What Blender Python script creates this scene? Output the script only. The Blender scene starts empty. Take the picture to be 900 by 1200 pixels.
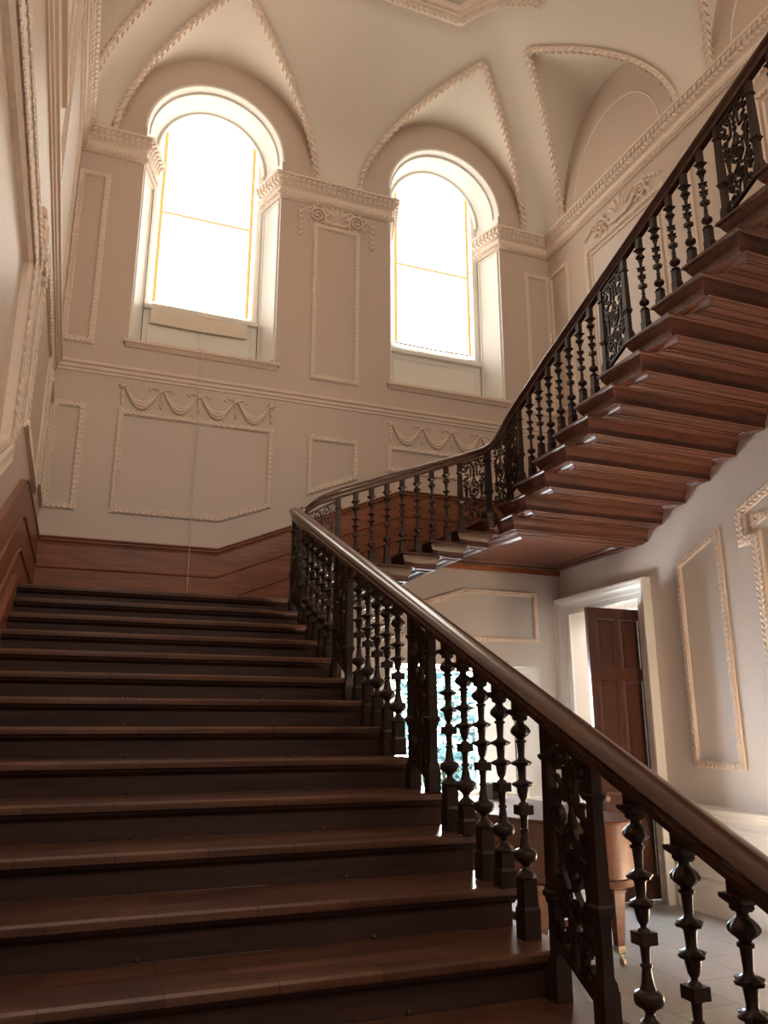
import bpy, bmesh, math, random
from math import sin, cos, pi, sqrt, floor, ceil, atan2, radians
from mathutils import Vector as V, Matrix
from mathutils.geometry import tessellate_polygon

random.seed(7)
SC = bpy.context.scene
COL = SC.collection

# ------------------------------------------------------------------ room data (metres, eye level = 0)
XL, XR, XRL = -0.50, 6.29, 6.16        # left wall, right wall above / below the stair
YB, YF = 9.20, -3.40                   # back wall, front wall
FL = -1.80                             # hall floor
ZS, HC, AC = 7.31, 1.78, 2.30          # vault springing, rise, cove width
RISE = 0.15

# ------------------------------------------------------------------ helpers
class MB:
    def __init__(s):
        s.v = []; s.f = []
    def add(s, vs, fs):
        o = len(s.v)
        s.v += [tuple(p) for p in vs]
        s.f += [tuple(i + o for i in f) for f in fs]
    def box(s, x0, y0, z0, x1, y1, z1):
        s.add([(x0,y0,z0),(x1,y0,z0),(x1,y1,z0),(x0,y1,z0),(x0,y0,z1),(x1,y0,z1),(x1,y1,z1),(x0,y1,z1)],
              [(0,3,2,1),(4,5,6,7),(0,1,5,4),(1,2,6,5),(2,3,7,6),(3,0,4,7)])
    def loft(s, rings, ring_closed=True, loop=False, cap=True):
        n = len(rings[0]); vs = [p for r in rings for p in r]; fs = []
        m = len(rings)
        for i in range(m if loop else m - 1):
            a = i * n; b = ((i + 1) % m) * n
            for j in range(n if ring_closed else n - 1):
                k = (j + 1) % n
                fs.append((a + j, a + k, b + k, b + j))
        if cap and not loop and ring_closed:
            fs.append(tuple(range(n - 1, -1, -1)))
            fs.append(tuple(range((m - 1) * n, m * n)))
        s.add(vs, fs)
    def sweep(s, path, prof, N=(0, 0, 1), closed=False):
        """profile (a along T x N, b along N) swept on a polyline with mitred corners"""
        N = V(N).normalized(); P = [V(p) for p in path]; n = len(P)
        segs = []
        for i in range(n if closed else n - 1):
            t = P[(i + 1) % n] - P[i]; t = t - N * t.dot(N)
            segs.append(t.normalized().cross(N))
        rings = []
        for i in range(n):
            if closed: a, b = segs[i - 1], segs[i]
            else:
                a = segs[max(0, i - 1)]; b = segs[min(i, n - 2)]
            d = 1 + a.dot(b)
            L = (a + b) / max(d, 0.25)
            rings.append([P[i] + L * q[0] + N * q[1] for q in prof])
        s.loft(rings, True, closed, True)
    def tube(s, path, r, n=6, closed=False, taper=None):
        P = [V(p) for p in path]; m = len(P); rings = []
        ref = None
        for i in range(m):
            if closed: t = P[(i + 1) % m] - P[i - 1]
            else: t = P[min(i + 1, m - 1)] - P[max(i - 1, 0)]
            if t.length < 1e-9: t = V((0, 0, 1))
            t.normalize()
            if ref is None:
                ref = V((0, 0, 1)) if abs(t.z) < .9 else V((1, 0, 0))
            x = (ref - t * ref.dot(t)).normalized(); y = t.cross(x); ref = x
            rr = r if taper is None else r * taper[i]
            rings.append([P[i] + x * rr * cos(2*pi*k/n) + y * rr * sin(2*pi*k/n) for k in range(n)])
        s.loft(rings, True, closed, True)
    def lathe(s, prof, c=(0, 0, 0), n=12):
        rings = []
        for q in prof:
            z, r = q[0], q[1]; amp = q[2] if len(q) > 2 else 0; nl = q[3] if len(q) > 3 else 4
            rings.append([(c[0] + r*(1 + amp*cos(nl*2*pi*k/n))*cos(2*pi*k/n),
                           c[1] + r*(1 + amp*cos(nl*2*pi*k/n))*sin(2*pi*k/n), c[2] + z) for k in range(n)])
        s.loft(rings)
    def sq(s, prof, c=(0, 0, 0)):
        """square section loft, prof = (z, half width)"""
        s.loft([[(c[0]-h, c[1]-h, c[2]+z), (c[0]+h, c[1]-h, c[2]+z), (c[0]+h, c[1]+h, c[2]+z), (c[0]-h, c[1]+h, c[2]+z)] for z, h in prof])
    def blob(s, c, a, b, w, n=6, m=2):
        """half ellipsoid: axes a, b in the surface, w out of it"""
        c, a, b, w = V(c), V(a), V(b), V(w); vs = []; fs = []
        for i in range(m):
            t = (pi / 2) * i / m
            for k in range(n):
                p = 2 * pi * k / n
                vs.append(c + a*cos(t)*cos(p) + b*cos(t)*sin(p) + w*sin(t))
        vs.append(c + w)
        for i in range(m - 1):
            for k in range(n):
                fs.append((i*n+k, i*n+(k+1) % n, (i+1)*n+(k+1) % n, (i+1)*n+k))
        for k in range(n): fs.append(((m-1)*n+k, (m-1)*n+(k+1) % n, m*n))
        s.add(vs, fs)
    def ball(s, c, rx, ry, rz, n=10, m=6):
        rings = []
        for i in range(1, m):
            t = -pi/2 + pi*i/m
            rings.append([(c[0]+rx*cos(t)*cos(2*pi*k/n), c[1]+ry*cos(t)*sin(2*pi*k/n), c[2]+rz*sin(t)) for k in range(n)])
        s.loft(rings)
    def plate(s, loops, fn, d):
        """polygon with holes (list of loops of (u,v)) extruded from w=0 to w=d; fn(u,v,w) -> point"""
        flat = [p for l in loops for p in l]
        tri = tessellate_polygon([[V((p[0], p[1], 0)) for p in l] for l in loops])
        n = len(flat)
        vs = [fn(p[0], p[1], 0) for p in flat] + [fn(p[0], p[1], d) for p in flat]
        fs = [tuple(t) for t in tri] + [tuple(i + n for i in reversed(t)) for t in tri]
        o = 0
        for l in loops:
            k = len(l)
            for i in range(k):
                a = o + i; b = o + (i + 1) % k
                fs.append((a, b, b + n, a + n))
            o += k
        s.add(vs, fs)
    def mesh(s, name, mat, smooth=35):
        me = bpy.data.meshes.new(name)
        me.from_pydata(s.v, [], s.f)
        bm = bmesh.new(); bm.from_mesh(me)
        bmesh.ops.recalc_face_normals(bm, faces=bm.faces)
        bm.to_mesh(me); bm.free()
        if smooth:
            for p in me.polygons: p.use_smooth = True
            me.set_sharp_from_angle(angle=radians(smooth))
        me.materials.append(mat)
        return me
    def build(s, name, mat, parent=None, smooth=35):
        o = bpy.data.objects.new(name, s.mesh(name, mat, smooth))
        COL.objects.link(o)
        if parent is not None: adopt(o, parent)
        return o

BASE = {}
def adopt(o, parent):
    o.parent = parent
    o.matrix_parent_inverse = BASE.get(parent.name, Matrix.Identity(4)).inverted()

def thing(name, loc, label, cat, group=None):
    o = bpy.data.objects.new(name, None); COL.objects.link(o)
    o.location = loc; o.empty_display_size = .1
    BASE[o.name] = Matrix.Translation(loc)
    o['label'] = label; o['category'] = cat
    if group: o['group'] = group
    return o

def tag(o, label, cat, group=None):
    o['label'] = label; o['category'] = cat
    if group: o['group'] = group
    return o

def struct(o):
    o['kind'] = 'structure'; return o

# ------------------------------------------------------------------ materials
def mat_new(name):
    m = bpy.data.materials.new(name); m.use_nodes = True
    nt = m.node_tree; b = nt.nodes['Principled BSDF']
    return m, nt, b

def paint(name, col, rough=.55, bump=.15, scale=3.0, var=.06, carve=0):
    m, nt, b = mat_new(name); N = nt.nodes; L = nt.links
    tc = N.new('ShaderNodeTexCoord')
    nz = N.new('ShaderNodeTexNoise'); nz.inputs['Scale'].default_value = scale; nz.inputs['Detail'].default_value = 5
    L.new(tc.outputs['Object'], nz.inputs['Vector'])
    mx = N.new('ShaderNodeMix'); mx.data_type = 'RGBA'
    mx.inputs['A'].default_value = (*[c*(1-var) for c in col], 1); mx.inputs['B'].default_value = (*[min(1, c*(1+var)) for c in col], 1)
    L.new(nz.outputs['Fac'], mx.inputs['Factor']); L.new(mx.outputs['Result'], b.inputs['Base Color'])
    b.inputs['Roughness'].default_value = rough
    bp = N.new('ShaderNodeBump'); bp.inputs['Strength'].default_value = bump; bp.inputs['Distance'].default_value = .01
    if carve:
        vo = N.new('ShaderNodeTexVoronoi'); vo.inputs['Scale'].default_value = carve; vo.feature = 'SMOOTH_F1'
        L.new(tc.outputs['Object'], vo.inputs['Vector']); L.new(vo.outputs['Distance'], bp.inputs['Height'])
        bp.invert = True; bp.inputs['Distance'].default_value = .008; bp.inputs['Strength'].default_value = .5
    else:
        L.new(nz.outputs['Fac'], bp.inputs['Height'])
    L.new(bp.outputs['Normal'], b.inputs['Normal'])
    return m

def wood(name, c1, c2, rough=.35, stretch=(1, 12, 12), coat=.2, bump=.08, scale=2.2, spec=.5):
    m, nt, b = mat_new(name); N = nt.nodes; L = nt.links
    tc = N.new('ShaderNodeTexCoord'); mp = N.new('ShaderNodeMapping'); mp.inputs['Scale'].default_value = stretch
    L.new(tc.outputs['Object'], mp.inputs['Vector'])
    nz = N.new('ShaderNodeTexNoise'); nz.inputs['Scale'].default_value = scale; nz.inputs['Detail'].default_value = 6; nz.inputs['Distortion'].default_value = .6
    L.new(mp.outputs['Vector'], nz.inputs['Vector'])
    n2 = N.new('ShaderNodeTexNoise'); n2.inputs['Scale'].default_value = .9
    L.new(tc.outputs['Object'], n2.inputs['Vector'])
    ad = N.new('ShaderNodeMath'); ad.operation = 'MULTIPLY_ADD'; ad.inputs[1].default_value = .45
    L.new(n2.outputs['Fac'], ad.inputs[0]); L.new(nz.outputs['Fac'], ad.inputs[2])
    cr = N.new('ShaderNodeValToRGB'); cr.color_ramp.elements[0].position = .45; cr.color_ramp.elements[1].position = .95
    cr.color_ramp.elements[0].color = (*c1, 1); cr.color_ramp.elements[1].color = (*c2, 1)
    L.new(ad.outputs[0], cr.inputs['Fac']); L.new(cr.outputs['Color'], b.inputs['Base Color'])
    b.inputs['Roughness'].default_value = rough
    b.inputs['Specular IOR Level'].default_value = spec
    b.inputs['Coat Weight'].default_value = coat; b.inputs['Coat Roughness'].default_value = .18
    bp = N.new('ShaderNodeBump'); bp.inputs['Strength'].default_value = bump; bp.inputs['Distance'].default_value = .004
    L.new(nz.outputs['Fac'], bp.inputs['Height']); L.new(bp.outputs['Normal'], b.inputs['Normal'])
    return m

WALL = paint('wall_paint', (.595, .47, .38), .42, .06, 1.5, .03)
VAULT = paint('vault_paint', (.76, .67, .57), .7, .05, 1.2, .03)
TRIM = paint('trim_paint', (.76, .60, .48), .45, .1, 6, .04)
CARVED = paint('carved_plaster', (.80, .65, .53), .5, .4, 6, .03, carve=30)
WHITE = paint('white_joinery_paint', (.80, .75, .68), .35, .04, 5, .02)
DAYLITP = paint('wall_paint_daylit', (.69, .61, .54), .45, .06, 1.5, .03)  # same wall paint, with the cool daylight low down put into the colour
SHADEDP = paint('wall_paint_shaded', (.50, .435, .385), .45, .06, 1.5, .03)  # same wall paint, greyed and darkened for the dimmer light under the landing
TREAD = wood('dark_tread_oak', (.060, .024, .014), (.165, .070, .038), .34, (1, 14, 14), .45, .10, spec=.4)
def boards(m):
    nt = m.node_tree; N = nt.nodes; L = nt.links; b = N['Principled BSDF']
    tc = N.new('ShaderNodeTexCoord'); br = N.new('ShaderNodeTexBrick'); br.inputs['Scale'].default_value = 1; br.offset = .37
    br.inputs['Brick Width'].default_value = .34; br.inputs['Row Height'].default_value = .135; br.inputs['Mortar Size'].default_value = .0022
    br.inputs['Color1'].default_value = (.72, .72, .72, 1); br.inputs['Color2'].default_value = (1.15, 1.1, 1.05, 1); br.inputs['Mortar'].default_value = (.35, .35, .35, 1)
    L.new(tc.outputs['Object'], br.inputs['Vector'])
    old = b.inputs['Base Color'].links[0].from_socket
    mx = N.new('ShaderNodeMix'); mx.data_type = 'RGBA'; mx.blend_type = 'MULTIPLY'; mx.inputs['Factor'].default_value = 1
    L.new(old, mx.inputs['A']); L.new(br.outputs['Color'], mx.inputs['B']); L.new(mx.outputs['Result'], b.inputs['Base Color'])
boards(TREAD)
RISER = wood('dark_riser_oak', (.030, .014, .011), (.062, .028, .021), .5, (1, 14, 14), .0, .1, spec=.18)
WAINS = wood('mahogany_wainscot', (.15, .045, .018), (.32, .105, .042), .42, (1.2, 14, 14), .08, .08, spec=.3)
STEPD = wood('dark_step_end', (.030, .013, .009), (.085, .036, .022), .40, (1.2, 14, 14), .0, .1, spec=.3)
SOFF = wood('mahogany_step', (.036, .013, .009), (.135, .041, .018), .38, (1.2, 16, 16), .0, .1, spec=.45)
RAIL = wood('polished_handrail', (.036, .014, .009), (.085, .034, .019), .22, (14, 3, 3), .5, .03)
BALU = wood('dark_turned_wood', (.018, .009, .007), (.042, .020, .014), .36, (10, 10, 2), .06, .04, spec=.25)
DOORW = wood('door_mahogany', (.026, .009, .006), (.060, .019, .011), .30, (10, 10, 1.2), .4, .04)
SATIN = wood('satinwood_case', (.070, .022, .010), (.115, .036, .015), .45, (1.5, 1.5, 10), .1, .03, spec=.3)

def simple(name, col, rough, metal=0):
    m, nt, b = mat_new(name); N = nt.nodes; L = nt.links
    nz = N.new('ShaderNodeTexNoise'); nz.inputs['Scale'].default_value = 25
    mr = N.new('ShaderNodeMapRange'); mr.inputs['To Min'].default_value = max(0, rough-.06); mr.inputs['To Max'].default_value = rough+.06
    L.new(nz.outputs['Fac'], mr.inputs['Value']); L.new(mr.outputs['Result'], b.inputs['Roughness'])
    b.inputs['Base Color'].default_value = (*col, 1); b.inputs['Metallic'].default_value = metal
    return m
BRASS = simple('pale_brass', (.55, .46, .34), .3, 1)
BLACK = simple('black_lacquer', (.012, .012, .013), .4)
BROWNE = simple('brown_board_edge', (.12, .06, .035), .5)
TAPE = simple('orange_webbing', (.80, .52, .20), .7)
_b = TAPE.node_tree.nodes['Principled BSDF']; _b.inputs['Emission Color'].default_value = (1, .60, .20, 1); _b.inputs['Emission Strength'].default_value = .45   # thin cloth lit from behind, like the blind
CORD = simple('white_cord', (.75, .68, .58), .8)
LEAF = paint('foliage_green', (.10, .20, .20), .6, .5, 9, .5)

def blind_mat():
    m, nt, b = mat_new('backlit_blind_cloth'); N = nt.nodes; L = nt.links
    tc = N.new('ShaderNodeTexCoord')
    nz = N.new('ShaderNodeTexNoise'); nz.inputs['Scale'].default_value = 2.0; nz.inputs['Detail'].default_value = 3
    L.new(tc.outputs['Object'], nz.inputs['Vector'])
    mr = N.new('ShaderNodeMapRange'); mr.inputs['To Min'].default_value = BLIND_E*.92; mr.inputs['To Max'].default_value = BLIND_E*1.08
    L.new(nz.outputs['Fac'], mr.inputs['Value'])
    b.inputs['Base Color'].default_value = (.85, .80, .70, 1); b.inputs['Roughness'].default_value = .9
    b.inputs['Emission Color'].default_value = (1.0, .945, .85, 1)
    L.new(mr.outputs['Result'], b.inputs['Emission Strength'])
    return m
BLIND_E = 2.7
BLIND = blind_mat()
SLACK = paint('slack_blind_cloth', (.80, .70, .56), .9, .4, 8, .04)

def glass_mat():
    m = bpy.data.materials.new('window_glass'); m.use_nodes = True
    nt = m.node_tree; N = nt.nodes; L = nt.links; N.clear()
    out = N.new('ShaderNodeOutputMaterial'); mx = N.new('ShaderNodeMixShader'); t = N.new('ShaderNodeBsdfTransparent'); g = N.new('ShaderNodeBsdfGlossy')
    fr = N.new('ShaderNodeFresnel'); fr.inputs['IOR'].default_value = 1.3
    g.inputs['Roughness'].default_value = .02; t.inputs['Color'].default_value = (.96, .98, 1, 1)
    L.new(fr.outputs['Fac'], mx.inputs['Fac']); L.new(t.outputs[0], mx.inputs[1]); L.new(g.outputs[0], mx.inputs[2]); L.new(mx.outputs[0], out.inputs['Surface'])
    return m
GLASS = glass_mat()

def stone_mat():
    m, nt, b = mat_new('grey_stone_slabs'); N = nt.nodes; L = nt.links
    tc = N.new('ShaderNodeTexCoord')
    br = N.new('ShaderNodeTexBrick'); br.offset = .5; br.inputs['Scale'].default_value = 1.0
    br.inputs['Brick Width'].default_value = .95; br.inputs['Row Height'].default_value = .55; br.inputs['Mortar Size'].default_value = .006
    br.inputs['Color1'].default_value = (.30, .29, .285, 1); br.inputs['Color2'].default_value = (.36, .35, .345, 1); br.inputs['Mortar'].default_value = (.20, .19, .18, 1)
    mp = N.new('ShaderNodeMapping'); mp.inputs['Rotation'].default_value = (0, 0, pi/2)
    L.new(tc.outputs['Object'], mp.inputs['Vector']); L.new(mp.outputs['Vector'], br.inputs['Vector'])
    nz = N.new('ShaderNodeTexNoise'); nz.inputs['Scale'].default_value = 4; nz.inputs['Detail'].default_value = 6
    L.new(tc.outputs['Object'], nz.inputs['Vector'])
    mx = N.new('ShaderNodeMix'); mx.data_type = 'RGBA'; mx.blend_type = 'MULTIPLY'; mx.inputs['Factor'].default_value = .25
    L.new(br.outputs['Color'], mx.inputs['A']); L.new(nz.outputs['Color'], mx.inputs['B']); L.new(mx.outputs['Result'], b.inputs['Base Color'])
    b.inputs['Roughness'].default_value = .42
    return m
STONE = stone_mat()

# ------------------------------------------------------------------ vault
LUN = [('B', 1.20, 1.36), ('B', 4.54, 1.36)] + [(w, 7.49 - 3.06*i, 1.25) for w in 'LR' for i in range(4)] + [('F', 1.20, 1.36), ('F', 4.54, 1.36)]
DA, HL = 1.30, 1.56
def dists(x, y): return {'L': x - XL, 'R': XR - x, 'B': YB - y, 'F': y - YF}
def cove(x, y):
    dx = max(0., min(x - XL, XR - x)); dy = max(0., min(YB - y, y - YF))
    u = max(0., (AC - dx)/AC); v = max(0., (AC - dy)/AC)
    t = (u**12 + v**12) ** (1/12)
    return ZS + HC*sqrt(max(0., 1 - t*t))
def lpt(w, c, d):
    return {'B': (c, YB - d), 'F': (c, YF + d), 'L': (XL + d, c), 'R': (XR - d, c)}[w]
def vault(x, y):
    z = cove(x, y); D = dists(x, y)
    for w, c, h in LUN:
        d = D[w]; q = x if w in 'BF' else y
        s = abs(q - c)/h
        if s < 1 and d < DA*(1 - s):
            dg = DA*(1 - s); zw = ZS + HL*sqrt(1 - s*s)
            zg = cove(*lpt(w, q, dg))
            z = max(z, zw + (zg - zw)*d/dg)
    return z

def build_ceiling():
    mb = MB(); nx, ny = 150, 276
    xs = [XL - .001 + (XR - XL + .002)*i/nx for i in range(nx + 1)]; ys = [YF - .001 + (YB - YF + .002)*j/ny for j in range(ny + 1)]
    vs = [(x, y, vault(x, y)) for y in ys for x in xs]
    fs = [(j*(nx+1)+i, j*(nx+1)+i+1, (j+1)*(nx+1)+i+1, (j+1)*(nx+1)+i) for j in range(ny) for i in range(nx)]
    mb.add(vs, fs)
    o = struct(mb.build('ceiling', VAULT, None, 60))
    # groin ribs: rope of leaves along every groin line
    k = 0
    for w, c, h in LUN:
        if w == 'F': continue
        if w in 'LR' and c < 1: continue
        mb = MB()
        for sg in (-1, 1):
            pts = []
            for i in range(37):
                s = (1 - (1 - i/36)**2) if False else i/36
                s = sin(s*pi/2)
                q = c + sg*h*s; d = DA*(1 - s)
                x, y = lpt(w, q, d)
                pts.append(V((x, y, min(cove(x, y), vault(x, y)) - .012)))
            pts = [p for p in pts if p.z > ZS - .02]
            leaf_run(mb, pts, V((0, 0, -1)), .10, .105, .062, .055)
            mb.tube(pts, .036, 6)
        k += 1
        struct(mb.build('trim_%d' % k, CARVED, None, 50))
    # flat frame in the middle of the vault
    prof = [(-.10, .12), (-.10, -.01), (-.06, -.05), (0, -.06), (.05, -.03), (.06, .0), (.12, .0), (.13, .03), (.13, .12)]
    zf = 9.0
    half = [(3.97, 7.45), (4.07, 7.28), (4.22, 7.11), (4.42, 6.97), (4.66, 6.88), (4.80, 6.86), (4.80, 6.2), (4.80, -.4), (4.80, -1.06), (4.66, -1.08), (4.42, -1.17), (4.22, -1.31), (4.07, -1.48), (3.97, -1.65)]
    path = [(x, y, zf) for x, y in half] + [(2*2.895 - x, y, zf) for x, y in half[::-1]]
    mb = MB(); mb.sweep(path, prof, (0, 0, 1), True)
    pts = [V(p) for p in path] + [V(path[0])]
    leaf_run(mb, [p + V((0, 0, -.05)) for p in pts], V((0, 0, -1)), .075, .075, .05)
    struct(mb.build('trim_%d' % (k+1), CARVED))
    return k + 1

def leaf_run(mb, pts, nrm, pitch, length, width, out=None, tilt=.6):
    """little raised leaves set slantwise along a polyline"""
    out = out or width*.55
    acc = pitch*.5; sgn = 1
    for a, b in zip(pts, pts[1:]):
        a = V(a); b = V(b); L = (b - a).length
        if L < 1e-6: continue
        t = (b - a)/L; n = V(nrm); n = (n - t*n.dot(t)).normalized(); l = t.cross(n)
        while acc < L:
            p = a + t*acc
            for sg in (-1, 1):
                d = (t*cos(tilt) + l*sg*sin(tilt)); e = n.cross(d)
                mb.blob(p + l*sg*width*.38, d*length*.5, e*width*.30, n*out, 6, 2)
            acc += pitch
        acc -= L

NT = build_ceiling()
def trim_name():
    global NT
    NT += 1; return 'trim_%d' % NT

# ------------------------------------------------------------------ walls
WC = [(1.16, .90), (4.545, .89)]        # upper windows: centre, half width
WZ0, WSP = 4.48, 7.54
def arch_loop(c, h, z0, zs, n=24, r=None):
    r = r or h
    return [(c - h, z0), (c + h, z0)] + [(c + h*cos(pi*i/n), zs + r*sin(pi*i/n)) for i in range(n + 1)]
G3 = (3.60, 5.77, -.86, .755)           # ground-floor window opening

def build_walls():
    mb = MB()
    outer = [(XL-.4, FL-.1), (XR+.4, FL-.1), (XR+.4, 9.6), (XL-.4, 9.6)]
    up = [(XL-.4, .96), (1.95, .96), (4.3, 2.12), (XR+.4, 2.12), (XR+.4, 9.6), (XL-.4, 9.6)]
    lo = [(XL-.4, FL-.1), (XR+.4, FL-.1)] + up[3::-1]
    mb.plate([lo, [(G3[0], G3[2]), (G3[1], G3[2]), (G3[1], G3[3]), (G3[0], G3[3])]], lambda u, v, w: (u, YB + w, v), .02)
    struct(mb.build('wall_back', SHADEDP, None, 0)); mb = MB()
    holes = [arch_loop(c, h, WZ0, WSP) for c, h in WC]
    mb.plate([up] + holes, lambda u, v, w: (u, YB + w, v), .02)
    struct(mb.build('wall_back', WALL, None, 0))
    mb = MB()
    mb.box(XL-.4, YF-.3, FL-.1, XL, YB+.02, 9.6)
    struct(mb.build('wall_left', WALL, None, 0))
    # right wall: thicker below the upper flight, doorway notch
    mb = MB()
    rk = lambda y: 2.4 + .38*(7.6 - y) + .10
    low = [(YB+.02, FL-.1), (9.0, FL-.1), (9.0, 1.45), (7.58, 1.45), (7.58, FL-.1), (YF-.3, FL-.1), (YF-.3, rk(1.6)), (1.6, rk(1.6)), (7.5, 2.36), (YB+.02, 2.36)]
    mb.plate([low], lambda u, v, w: (XRL + w, u, v), .42)
    struct(mb.build('wall_right', DAYLITP, None, 0))
    mb = MB(); mb.box(XR, YF-.3, 2.0, XR+.3, YB+.02, 9.6)
    struct(mb.build('wall_right', WALL, None, 0))
    # front wall behind the viewer
    mb = MB()
    mb.plate([outer], lambda u, v, w: (u, YF - w, v), .3)
    struct(mb.build('wall_front', WALL, None, 0))
    mb = MB(); mb.box(XL-.4, YF-.3, FL-.1, XR+.4, YB+.9, FL)
    mb.box(XR+.3, 6.0, FL-.1, 9.6, 10.6, FL)
    struct(mb.build('floor', STONE, None, 0))
    # white passage beyond the doorway
    mb = MB()
    mb.box(9.3, 6.0, FL, 9.5, 10.6, 2.4); mb.box(XRL+.42, 10.4, FL, 9.4, 10.6, 2.4); mb.box(XRL+.42, 6.0, FL, 9.4, 6.2, 2.4); mb.box(XRL+.42, 6.0, 2.2, 9.5, 10.6, 2.4)
    struct(mb.build('wall_passage', WHITE, None, 0))
build_walls()

# generic framed panel on a wall ------------------------------------------------
WALLMAP = {'B': (lambda u, v, w: V((u, YB - w, v)), V((0, -1, 0))),
           'R': (lambda u, v, w: V((XR - w, u, v)), V((-1, 0, 0))),
           'r': (lambda u, v, w: V((XRL - w, u, v)), V((-1, 0, 0))),
           'L': (lambda u, v, w: V((XL + w, u, v)), V((1, 0, 0)))}
def inset(poly, d):
    n = len(poly); A = sum(poly[i][0]*poly[(i+1) % n][1] - poly[(i+1) % n][0]*poly[i][1] for i in range(n))
    sg = 1 if A > 0 else -1; out = []
    for i in range(n):
        p0, p1, p2 = [V((*poly[j % n], 0)) for j in (i-1, i, i+1)]
        a = (p1-p0).normalized(); b = (p2-p1).normalized()
        na = V((-a.y, a.x, 0))*sg; nb = V((-b.y, b.x, 0))*sg
        m = (na+nb)/(1+na.dot(nb)); out.append((p1.x+m.x*d, p1.y+m.y*d))
    return out
def frame(wall, poly, w=.075, mat=None, leaf=True, depth=.028, mb=None, fine=1.0, skip=()):
    fn, N = WALLMAP[wall]; own = mb is None; mb = mb or MB()
    pts = [fn(u, v, 0) for u, v in inset(poly, w/2)]
    h = w/2
    prof = [(-h, -.01), (-h, depth*.45), (-h*.7, depth*.75), (-h*.5, depth*.6), (-h*.42, depth), (h*.42, depth), (h*.5, depth*.55), (h*.75, depth*.7), (h, depth*.4), (h, -.01)]
    mb.sweep(pts, prof, N, True)
    if leaf:
        lw = min(w, .085); leaf_run(mb, [p + N*depth*.92 for p in pts + [pts[0]]], N, lw*.8*fine, lw*.85*fine, w*.56, lw*.14)
    if own:
        return struct(mb.build(trim_name(), mat or CARVED, None, 40))

# back wall panels
frame('B', [(-.5, 2.33), (-.13, 2.33), (-.13, 3.62), (-.5, 3.62)])
frame('B', [(.215, 2.335), (1.46, 2.335), (2.08, 2.57), (2.08, 3.605), (.215, 3.605)])
frame('B', [(2.52, 2.775), (3.20, 3.06), (3.20, 3.595), (2.52, 3.595)])
frame('B', [(3.60, 3.215), (5.49, 3.215), (5.49, 3.60), (3.60, 3.60)])
frame('B', [(5.87, 3.215), (6.29, 3.215), (6.29, 3.60), (5.87, 3.60)])
frame('B', [(-.5, 4.36), (-.12, 4.36), (-.12, 6.71), (-.5, 6.71)])
frame('B', [(2.52, 4.36), (3.20, 4.36), (3.20, 6.69), (2.52, 6.69)])
frame('B', [(5.84, 4.36), (6.29, 4.36), (6.29, 6.67), (5.84, 6.67)])
# panel low on the back wall, under the landing, with its corner cut to the rake
frame('B', [(3.2, 1.06), (5.78, 1.06), (5.78, 1.75), (4.68, 1.75), (3.2, 1.25)], .07)
# right wall above the stair
frame('R', [(6.29+2.9, 4.36), (8.66, 4.36), (8.66, 6.67), (9.19, 6.67)], .075)
def double_panel(wall, y0, y1, z0, z1):
    mb = MB(); p = [(y0, z0), (y1, z0), (y1, z1), (y0, z1)]
    frame(wall, p, .075, mb=mb); frame(wall, inset(p, .115), .03, leaf=False, depth=.02, mb=mb)
    struct(mb.build(trim_name(), CARVED, None, 40))
double_panel('R', 6.62, 8.26, 4.36, 6.55)
double_panel('R', 3.56, 5.20, 4.36, 6.55)
double_panel('R', .50, 2.14, 4.36, 6.55)
for c in (5.93, 2.87): frame('R', [(c-.32, 4.36), (c+.32, 4.36), (c+.32, 6.67), (c-.32, 6.67)])
# right wall under the stair
frame('r', [(6.22, -.41), (6.90, -.41), (6.90, 1.75), (6.22, 2.02)], .075)
# big eared frame lit beside it
def eared():
    mb = MB(); rk = lambda y: 2.13 + .385*(5.98 - y)
    a = [(3.2, -.41), (5.80, -.41), (5.80, 1.74), (5.97, 1.74), (5.97, rk(5.97)), (3.2, rk(3.2))]
    frame('r', a, .12, mb=mb, depth=.05, fine=.9)
    frame('r', inset(a, .24), .055, mb=mb, depth=.03)
    frame('r', inset([(3.2, -.41), (5.70, -.41), (5.70, rk(5.70)-.1), (3.2, rk(3.2)-.1)], .30), .05, mb=mb, depth=.03)
    struct(mb.build(trim_name(), CARVED, None, 40))
eared()
# left wall
frame('L', [(6.05, 2.13), (7.95, 2.13), (7.95, 3.62), (6.05, 3.62)], .09)
frame('L', [(8.32, 2.33), (9.2, 2.33), (9.2, 3.62), (8.32, 3.62)], .075)
def left_big():
    mb = MB(); rk = lambda y: 1.86 + .46*(y - 5.45)
    a = [(1.0, rk(1.0)), (5.42, rk(5.42)), (5.42, 3.16), (1.0, 3.16)]
    frame('L', a, .09, mb=mb, depth=.045)
    rb = lambda y: 1.45 + .46*(y - 4.85)
    b = [(1.35, rb(1.35)), (4.85, rb(4.85)), (4.85, 2.86), (1.35, 2.86)]
    frame('L', b, .17, mb=mb, depth=.07)
    struct(mb.build(trim_name(), CARVED, None, 40))
left_big()
frame('L', [(6.25, 4.36), (8.45, 4.36), (8.45, 6.68), (6.25, 6.68)], .09)
def left_case():
    mb = MB(); a = [(2.4, 4.30), (5.2, 4.30), (5.2, 6.6), (2.4, 6.6)]
    frame('L', a, .16, mb=mb, depth=.07); frame('L', inset(a, .28), .07, mb=mb, depth=.04)
    struct(mb.build(trim_name(), CARVED, None, 40))
    mb = MB(); mb.sweep([(XL, 2.3, 4.16), (XL, 5.14, 4.16)], [(-.01, 0), (.05, 0), (.07, .04), (.10, .05), (.10, .10), (-.01, .10)])
    struct(mb.build(trim_name(), TRIM))
left_case()

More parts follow.
